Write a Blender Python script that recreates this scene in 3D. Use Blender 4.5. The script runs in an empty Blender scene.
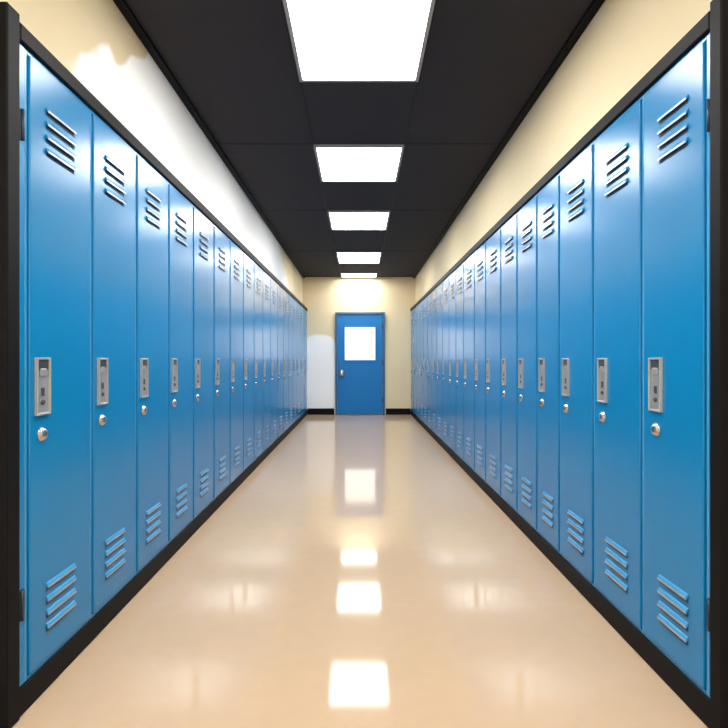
import bpy, bmesh, math
from mathutils import Vector, Matrix

scene = bpy.context.scene
scene.view_settings.view_transform = 'Standard'
scene.view_settings.look = 'None'
scene.view_settings.exposure = 0.0

# ------------------------------------------------------------------ dims (m)
W = 1.0            # half width between locker fronts
WALL = 1.08        # half width between upper wall faces
CAMZ = 1.05
CEIL = CAMZ + 1.595
BACK = 10.15
FRONT = -2.5
KICK = 0.085
LTOP = 1.985       # locker top
TRIMTOP = 2.040
NICHE = 1.42

# ------------------------------------------------------------------ materials
def mat(name, col, rough=0.5, metal=0.0, spec=0.5, noise=0.0, nscale=20, bump=0.0, coat=0.0):
    m = bpy.data.materials.new(name); m.use_nodes = True
    nt = m.node_tree; b = nt.nodes['Principled BSDF']
    b.inputs['Base Color'].default_value = (*col, 1)
    b.inputs['Roughness'].default_value = rough
    b.inputs['Metallic'].default_value = metal
    b.inputs['Specular IOR Level'].default_value = spec
    b.inputs['Coat Weight'].default_value = coat
    tc = nt.nodes.new('ShaderNodeTexCoord')
    n = nt.nodes.new('ShaderNodeTexNoise'); n.inputs['Scale'].default_value = nscale
    n.inputs['Detail'].default_value = 4
    nt.links.new(tc.outputs['Object'], n.inputs['Vector'])
    if noise > 0:
        mx = nt.nodes.new('ShaderNodeMix'); mx.data_type = 'RGBA'
        mx.inputs['A'].default_value = (*[c*(1-noise) for c in col], 1)
        mx.inputs['B'].default_value = (*[min(1, c*(1+noise)) for c in col], 1)
        nt.links.new(n.outputs['Fac'], mx.inputs['Factor'])
        nt.links.new(mx.outputs['Result'], b.inputs['Base Color'])
    if bump > 0:
        bp = nt.nodes.new('ShaderNodeBump'); bp.inputs['Strength'].default_value = bump
        bp.inputs['Distance'].default_value = 0.01
        n2 = nt.nodes.new('ShaderNodeTexNoise'); n2.inputs['Scale'].default_value = nscale
        n2.inputs['Detail'].default_value = 1
        nt.links.new(tc.outputs['Object'], n2.inputs['Vector'])
        nt.links.new(n2.outputs['Fac'], bp.inputs['Height'])
        nt.links.new(bp.outputs['Normal'], b.inputs['Normal'])
    return m

def emis(name, col, strength):
    m = bpy.data.materials.new(name); m.use_nodes = True
    b = m.node_tree.nodes['Principled BSDF']
    b.inputs['Base Color'].default_value = (0.9, 0.9, 0.9, 1)
    b.inputs['Emission Color'].default_value = (*col, 1)
    b.inputs['Emission Strength'].default_value = strength
    return m

BLUE = mat('locker_blue_enamel', (0.001, 0.190, 0.440), 0.25, spec=0.45, noise=0.05, nscale=3, bump=0.22)
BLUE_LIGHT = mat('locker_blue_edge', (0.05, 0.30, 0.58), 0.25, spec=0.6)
GAP = mat('locker_gap_shadow', (0.002, 0.035, 0.09), 0.7)
STEEL = mat('brushed_steel', (0.46, 0.46, 0.45), 0.34, metal=0.6, noise=0.1, nscale=60)
STEEL_D = mat('dark_steel', (0.08, 0.08, 0.08), 0.4, metal=0.5)
BLACK = mat('black_trim_paint', (0.005, 0.0045, 0.005), 0.55, spec=0.10)
HINGE = mat('hinge_dark', (0.01, 0.03, 0.05), 0.4)
TILE = mat('ceiling_tile_charcoal', (0.032, 0.030, 0.035), 0.85, spec=0.15, noise=0.10, nscale=30)
GRID = mat('ceiling_grid_black', (0.018, 0.017, 0.019), 0.6, spec=0.15)
LFRAME = mat('light_frame', (0.30, 0.30, 0.31), 0.4)
DOORBLUE = mat('door_blue_paint', (0.003, 0.180, 0.48), 0.4, spec=0.3, noise=0.04)
DOORFRAME = mat('door_frame_paint', (0.02, 0.11, 0.24), 0.45)
CHROME = mat('satin_chrome', (0.46, 0.45, 0.44), 0.25, metal=0.85)
PANEL = emis('light_diffuser', (1.0, 0.985, 0.96), 25.0)
PANE = emis('frosted_glass_daylight', (1.0, 0.98, 0.93), 1.5)

CREAM = (0.74, 0.62, 0.40)
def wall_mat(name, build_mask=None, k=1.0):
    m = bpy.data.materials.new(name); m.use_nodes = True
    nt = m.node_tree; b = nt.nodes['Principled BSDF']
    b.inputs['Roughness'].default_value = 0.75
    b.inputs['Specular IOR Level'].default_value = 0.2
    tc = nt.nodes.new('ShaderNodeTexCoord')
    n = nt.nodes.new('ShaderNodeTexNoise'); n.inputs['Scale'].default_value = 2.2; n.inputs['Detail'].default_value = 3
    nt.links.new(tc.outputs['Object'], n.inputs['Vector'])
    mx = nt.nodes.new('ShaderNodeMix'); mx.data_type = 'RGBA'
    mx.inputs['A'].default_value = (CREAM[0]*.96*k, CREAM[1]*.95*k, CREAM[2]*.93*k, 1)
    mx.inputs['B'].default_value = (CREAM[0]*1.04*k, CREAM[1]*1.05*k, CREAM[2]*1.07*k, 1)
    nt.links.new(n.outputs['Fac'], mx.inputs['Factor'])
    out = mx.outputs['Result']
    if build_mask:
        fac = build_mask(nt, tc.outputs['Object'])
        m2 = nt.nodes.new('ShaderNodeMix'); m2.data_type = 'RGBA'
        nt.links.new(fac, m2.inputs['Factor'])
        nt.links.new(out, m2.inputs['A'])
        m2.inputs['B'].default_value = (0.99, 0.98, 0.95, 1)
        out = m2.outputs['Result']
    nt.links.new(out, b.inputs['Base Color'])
    return m

def M(nt, op, a, b=None, c=None):
    n = nt.nodes.new('ShaderNodeMath'); n.operation = op
    for i, v in enumerate((a, b, c)):
        if v is None: continue
        if isinstance(v, (int, float)): n.inputs[i].default_value = v
        else: nt.links.new(v, n.inputs[i])
    return n.outputs[0]
def SS(nt, v, lo, hi):
    n = nt.nodes.new('ShaderNodeMapRange'); n.interpolation_type = 'SMOOTHSTEP'
    nt.links.new(v, n.inputs['Value'])
    n.inputs['From Min'].default_value = lo; n.inputs['From Max'].default_value = hi
    return n.outputs['Result']

def glare_mask_left(nt, co):      # white glare on the left upper wall, painted into the base colour
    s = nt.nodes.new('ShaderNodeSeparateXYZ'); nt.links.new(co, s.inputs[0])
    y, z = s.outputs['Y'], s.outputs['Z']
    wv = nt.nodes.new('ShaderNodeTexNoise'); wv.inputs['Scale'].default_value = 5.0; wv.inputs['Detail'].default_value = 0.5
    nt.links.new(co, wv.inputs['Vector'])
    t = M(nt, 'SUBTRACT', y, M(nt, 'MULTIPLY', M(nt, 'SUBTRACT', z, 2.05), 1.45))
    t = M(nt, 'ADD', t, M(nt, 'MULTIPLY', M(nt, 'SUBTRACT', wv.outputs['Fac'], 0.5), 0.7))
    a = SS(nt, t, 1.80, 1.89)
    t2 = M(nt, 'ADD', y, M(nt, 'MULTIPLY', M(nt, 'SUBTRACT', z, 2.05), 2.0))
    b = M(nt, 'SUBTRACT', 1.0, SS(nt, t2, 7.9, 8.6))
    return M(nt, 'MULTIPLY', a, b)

def glare_mask_back(nt, co):  # round-topped glare left of the door, painted white into the end wall colour
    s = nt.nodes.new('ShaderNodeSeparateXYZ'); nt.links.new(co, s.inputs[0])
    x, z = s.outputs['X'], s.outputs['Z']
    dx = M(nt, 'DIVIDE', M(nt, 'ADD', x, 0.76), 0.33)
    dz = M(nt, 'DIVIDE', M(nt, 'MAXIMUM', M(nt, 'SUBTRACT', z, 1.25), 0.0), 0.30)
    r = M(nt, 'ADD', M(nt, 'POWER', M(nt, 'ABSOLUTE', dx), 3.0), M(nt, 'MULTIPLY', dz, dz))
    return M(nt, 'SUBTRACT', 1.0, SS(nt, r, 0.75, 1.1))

WALLMAT = wall_mat('cream_wall_paint')
WALL_L = wall_mat('cream_wall_paint_glare', glare_mask_left)
WALL_B = wall_mat('cream_end_wall_paint_glare', glare_mask_back, 1.12)

FLOORM = mat('polished_beige_floor', (0.56, 0.405, 0.265), 0.065, spec=0.30, noise=0.04, nscale=14, bump=0.004)

# ------------------------------------------------------------------ mesh helper
class MB:
    def __init__(s, mats):
        s.bm = bmesh.new(); s.mats = mats
    def box(s, x0, x1, y0, y1, z0, z1, m=0, bevel=0.0, seg=1):
        v = [s.bm.verts.new(p) for p in ((x0,y0,z0),(x1,y0,z0),(x1,y1,z0),(x0,y1,z0),(x0,y0,z1),(x1,y0,z1),(x1,y1,z1),(x0,y1,z1))]
        fs = [s.bm.faces.new([v[i] for i in q]) for q in ((0,3,2,1),(4,5,6,7),(0,1,5,4),(1,2,6,5),(2,3,7,6),(3,0,4,7))]
        for f in fs: f.material_index = m
        if bevel > 0:
            es = list({e for f in fs for e in f.edges})
            r = bmesh.ops.bevel(s.bm, geom=es, offset=bevel, segments=seg, profile=0.5, affect='EDGES')
            for f in r['faces']: f.material_index = m
    def prism(s, pts_nz, u0, u1, m=0):   # profile in (x,z) extruded along y
        a = [s.bm.verts.new((p[0], u0, p[1])) for p in pts_nz]
        b = [s.bm.verts.new((p[0], u1, p[1])) for p in pts_nz]
        n = len(a)
        fs = [s.bm.faces.new(a), s.bm.faces.new(b[::-1])]
        for i in range(n):
            fs.append(s.bm.faces.new((a[i], b[i], b[(i+1)%n], a[(i+1)%n])))
        for f in fs: f.material_index = m
    def lathe(s, prof, origin, axis, m=0, seg=20):   # prof: (along, radius)
        axis = Vector(axis).normalized(); up = Vector((0,0,1)) if abs(axis.z) < .9 else Vector((1,0,0))
        a = axis.cross(up).normalized(); b = axis.cross(a)
        rings = []
        for h, r in prof:
            rings.append([s.bm.verts.new(Vector(origin)+axis*h+(a*math.cos(t)+b*math.sin(t))*r) for t in [2*math.pi*i/seg for i in range(seg)]])
        for k in range(len(rings)-1):
            for i in range(seg):
                f = s.bm.faces.new((rings[k][i], rings[k][(i+1)%seg], rings[k+1][(i+1)%seg], rings[k+1][i]))
                f.material_index = m; f.smooth = True
        f = s.bm.faces.new(rings[-1]); f.material_index = m
        f = s.bm.faces.new(rings[0]); f.material_index = m
    def obj(s, name, loc=(0,0,0), parent=None, mirror_x=False):
        if mirror_x:
            for v in s.bm.verts: v.co.x = -v.co.x
        bmesh.ops.recalc_face_normals(s.bm, faces=s.bm.faces[:])
        me = bpy.data.meshes.new(name); s.bm.to_mesh(me); s.bm.free()
        for m in s.mats: me.materials.append(m)
        o = bpy.data.objects.new(name, me); scene.collection.objects.link(o)
        o.location = loc
        if parent: o.parent = parent
        return o

# ------------------------------------------------------------------ room shell
b = MB([FLOORM]); b.box(-1.6, 1.6, FRONT, BACK+0.1, -0.1, 0); b.obj('floor')
b = MB([TILE]); b.box(-1.6, 1.6, FRONT, BACK+0.1, CEIL, CEIL+0.1); b.obj('ceiling')
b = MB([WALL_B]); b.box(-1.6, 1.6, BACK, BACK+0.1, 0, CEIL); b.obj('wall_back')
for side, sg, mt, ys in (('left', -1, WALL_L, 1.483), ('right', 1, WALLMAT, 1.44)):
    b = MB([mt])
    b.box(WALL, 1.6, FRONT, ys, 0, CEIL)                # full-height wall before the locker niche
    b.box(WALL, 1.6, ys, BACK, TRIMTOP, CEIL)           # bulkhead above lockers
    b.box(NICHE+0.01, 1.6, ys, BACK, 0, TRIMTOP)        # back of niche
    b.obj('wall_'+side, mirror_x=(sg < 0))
# ceiling edge trim + baseboards
for side, sg in (('left', -1), ('right', 1)):
    b = MB([BLACK]); b.box(WALL-0.045, WALL-0.001, FRONT, BACK-0.001, CEIL-0.022, CEIL-0.001, bevel=0.003)
    b.obj('trim_ceiling_'+side, mirror_x=(sg < 0))

LEFT = [1.58,1.965,2.36,2.76,3.17,3.62,4.07,4.54,5.0,5.46,5.94,6.44,6.94,7.45,7.95,8.45,9.0,9.55,10.1]
RIGHT = [1.51,1.855,2.24,2.62,2.95,3.32,3.70,4.14,4.55,5.01,5.41,5.83,6.28,6.74,7.19,7.65,8.11,8.58,9.05,9.55,10.1]

for side, sg, ys, ye in (('left', -1, 1.483, 1.541), ('right', 1, 1.44, 1.49)):
    # plinth under locker bank
    b = MB([BLACK]); b.box(W-0.006, NICHE, ye+0.001, BACK-0.002, 0.0, KICK-0.001, bevel=0.003)
    b.obj('baseboard_'+side, mirror_x=(sg < 0))
    b = MB([BLACK]); b.box(W-0.012, NICHE, ye+0.001, BACK-0.002, LTOP+0.001, TRIMTOP-0.001, bevel=0.004)
    b.obj('trim_locker_top_'+side, mirror_x=(sg < 0))
    b = MB([BLACK]); b.box(W-0.012, NICHE, ys+0.001, ye, 0.0, TRIMTOP+0.02, bevel=0.004)
    b.obj('trim_end_post_'+side, mirror_x=(sg < 0))
b = MB([BLACK]); b.box(-0.992, -0.475, BACK-0.016, BACK-0.001, 0, 0.12, bevel=0.003)
b.box(0.515, 0.992, BACK-0.016, BACK-0.001, 0, 0.12, bevel=0.003); b.obj('baseboard_back')

# ------------------------------------------------------------------ lockers
# local: x = outward into wall is +, front face at x=0 ; corridor is -x   (right bank);  mirrored for left
def locker(w, sg, y0, flip):
    b = MB([BLUE, GAP, BLUE_LIGHT, STEEL, STEEL_D, CHROME])
    w -= 0.001
    H0, H1 = KICK, LTOP
    b.box(0.012, NICHE-W-0.002, 0, w, H0, H1, 1)
    fr = 0.010
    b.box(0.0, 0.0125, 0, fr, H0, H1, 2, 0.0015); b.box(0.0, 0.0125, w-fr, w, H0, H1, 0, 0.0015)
    b.box(0.0, 0.0125, fr, w-fr, H0, H0+0.012, 0); b.box(0.0, 0.0125, fr, w-fr, H1-0.012, H1, 0)
    g = 0.0035
    d0, d1 = fr+g, w-fr-g
    b.box(-0.007, 0.0120, d0, d1, H0+0.016, H1-0.016, 0, 0.003, 2)
    F = -0.007
    c = w/2 - 0.014
    lw = min(0.083, w*0.22)
    for base in (CAMZ+0.652, CAMZ-0.858):
        for i in range(4):
            z = base + i*0.043
            # slot opening and pressed hood
            b.box(F-0.0006, F+0.001, c-lw, c+lw, z-0.006, z+0.008, 1)
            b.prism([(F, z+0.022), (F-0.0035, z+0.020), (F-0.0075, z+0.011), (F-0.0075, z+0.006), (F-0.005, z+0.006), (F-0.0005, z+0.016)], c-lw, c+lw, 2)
            b.box(F-0.0085, F-0.0072, c-lw, c+lw, z+0.005, z+0.0115, 3)      # bright steel strip painting a highlight along the lip
    # recessed handle
    hc = 0.072 if not flip else w-0.092
    hw = 0.036
    zt, zb = CAMZ+0.008, CAMZ-0.172
    b.box(F-0.003, F+0.001, hc-hw, hc+hw, zb, zt, 3, 0.001)
    t = 0.007
    b.box(F-0.010, F-0.002, hc-hw, hc-hw+t, zb, zt, 3, 0.002); b.box(F-0.010, F-0.002, hc+hw-t, hc+hw, zb, zt, 3, 0.002)
    b.box(F-0.010, F-0.002, hc-hw+t, hc+hw-t, zt-t, zt, 3, 0.002); b.box(F-0.010, F-0.002, hc-hw+t, hc+hw-t, zb, zb+t, 3, 0.002)
    b.box(F-0.0045, F-0.0025, hc-hw+t, hc+hw-t, zt-0.040, zt-t, 4)
    b.box(F-0.008, F-0.003, hc-0.016, hc+0.016, zt-0.058, zt-0.034, 3, 0.003, 2)       # lift latch
    b.box(F-0.006, F-0.003, hc-0.008, hc+0.008, zb+0.060, zb+0.085, 4, 0.002)          # hasp
    b.lathe([(0,0.008),(0.004,0.008),(0.006,0.005)], (F-0.003, hc, zb+0.040), (-1,0,0), 4, 12)
    # lock dial
    zk = CAMZ-0.232
    b.lathe([(0,0.023),(0.003,0.023),(0.005,0.019),(0.009,0.018),(0.012,0.013),(0.013,0.006)], (F, hc, zk), (-1,0,0), 5, 20)
    b.box(F-0.014, F-0.0125, hc-0.002, hc+0.002, zk-0.007, zk+0.007, 4)
    return b.obj('locker', loc=(sg*W, y0, 0), mirror_x=(sg < 0))

for sg, L, flip in ((-1, LEFT, False), (1, RIGHT, True)):
    for i in range(len(L)-1):
        locker(L[i+1]-L[i], sg, L[i], flip)

# end filler strips with hinges (near ends), fillers at far end
for side, sg, a, c in (('left', -1, 1.5425, 1.579), ('right', 1, 1.4915, 1.509)):
    b = MB([BLUE, HINGE]); b.box(-0.001, NICHE-W, a, c, KICK, LTOP, 0, 0.002)
    m = (a+c)/2
    for z in (0.28, 1.70):
        b.lathe([(0,0.006),(0.09,0.006)], (-0.005, m, z), (0,0,1), 1, 12)
        b.box(-0.004, 0, m-0.009, m+0.009, z, z+0.09, 1, 0.001)
    b.obj('locker_end_panel', loc=(sg*W, 0, 0), mirror_x=(sg < 0))
for sg in (-1, 1):
    b = MB([BLUE]); b.box(0, NICHE-W, 10.101, BACK-0.003, KICK, LTOP, 0, 0.002)
    b.obj('locker_filler_panel', loc=(sg*W, 0, 0), mirror_x=(sg < 0))

# ------------------------------------------------------------------ ceiling lights
PW = 0.335
PAN = [(-1.75,-0.95),(0.2,1.0),(2.14,2.99),(3.90,4.67),(5.62,6.40),(7.75,8.62),(9.62,10.05)]  # first pair is out of view, added to light the near floor
for y0, y1 in PAN:
    b = MB([LFRAME, PANEL])
    f = 0.02; zt = CEIL-0.001; zb = CEIL-0.022
    b.box(-PW, -PW+f, y0, y1, zb, zt, 0, 0.002); b.box(PW-f, PW, y0, y1, zb, zt, 0, 0.002)
    b.box(-PW+f, PW-f, y0, y0+f, zb, zt, 0, 0.002); b.box(-PW+f, PW-f, y1-f, y1, zb, zt, 0, 0.002)
    b.box(-PW+f, PW-f, y0+f, y1-f, zb+0.006, zt, 1)
    b.obj('ceiling_light_panel')

# ceiling grid T-bars
b = MB([GRID])
g = 0.006
for x in (-PW-g-0.003, PW+g+0.003):
    b.box(x-g, x+g, FRONT, BACK-0.002, CEIL-0.004, CEIL-0.0005)
for y in [3.90, 5.62, 7.75, 1.0]:
    for x0, x1 in ((-WALL+0.046, -PW-0.02), (PW+0.02, WALL-0.046)):
        b.box(x0, x1, y-g, y+g, CEIL-0.004, CEIL-0.0005)
b.obj('trim_ceiling_grid')

# ------------------------------------------------------------------ door
root = bpy.data.objects.new('door_1', None); scene.collection.objects.link(root)
root.location = (0.02, BACK-0.001, 0)
# local: corridor at -y
b = MB([DOORFRAME])
b.box(-0.475, -0.435, -0.05, 0, 0, 1.965, 0, 0.004); b.box(0.435, 0.475, -0.05, 0, 0, 1.965, 0, 0.004)
b.box(-0.435, 0.435, -0.05, 0, 1.92, 1.965, 0, 0.004)
b.obj('frame', parent=root)
b = MB([DOORBLUE])
x0, x1, z0, z1 = -0.43, 0.43, 0.012, 1.915
wx0, wx1, wz0, wz1 = -0.31, 0.31, 1.03, 1.70
for q in ((x0, wx0, z0, z1), (wx1, x1, z0, z1), (wx0, wx1, z0, wz0), (wx0, wx1, wz1, z1)):
    b.box(q[0], q[1], -0.035, -0.002, q[2], q[3])
b.obj('leaf', parent=root)
b = MB([DOORBLUE])
t = 0.022
for q in ((wx0, wx0+t, wz0, wz1), (wx1-t, wx1, wz0, wz1), (wx0+t, wx1-t, wz0, wz0+t), (wx0+t, wx1-t, wz1-t, wz1)):
    b.box(q[0], q[1], -0.043, -0.01, q[2], q[3], 0, 0.004)
b.obj('window_moulding', parent=root)
b = MB([PANE]); b.box(wx0+0.01, wx1-0.01, -0.022, -0.012, wz0+0.01, wz1-0.01); b.obj('window_pane', parent=root)
b = MB([CHROME])
b.lathe([(0,0.060),(0.008,0.060),(0.010,0.024),(0.035,0.024),(0.040,0.050),(0.055,0.060),(0.070,0.052),(0.078,0.018)], (-0.350, -0.035, 0.80), (0,-1,0), 0, 24)
b.obj('knob', parent=root)
b = MB([STEEL_D])
for z in (0.25, 0.95, 1.65):
    b.lathe([(0,0.010),(0.10,0.010)], (0.433, -0.052, z), (0,0,1), 0, 12)
b.obj('hinges', parent=root)

# ------------------------------------------------------------------ light: corridor is open behind the camera
w = bpy.data.worlds.new('World'); scene.world = w; w.use_nodes = True
w.node_tree.nodes['Background'].inputs[0].default_value = (1.0, 0.99, 0.97, 1)
w.node_tree.nodes['Background'].inputs[1].default_value = 2.6

# ------------------------------------------------------------------ camera
cd = bpy.data.cameras.new('camera'); cam = bpy.data.objects.new('camera', cd); scene.collection.objects.link(cam)
cam.location = (0, 0, CAMZ); cam.rotation_euler = (math.radians(90), 0, 0)
cd.sensor_width = 36; cd.lens = 528/728*36
cd.shift_x = 5/728; cd.shift_y = -4/728
cd.clip_start = 0.02
scene.camera = cam
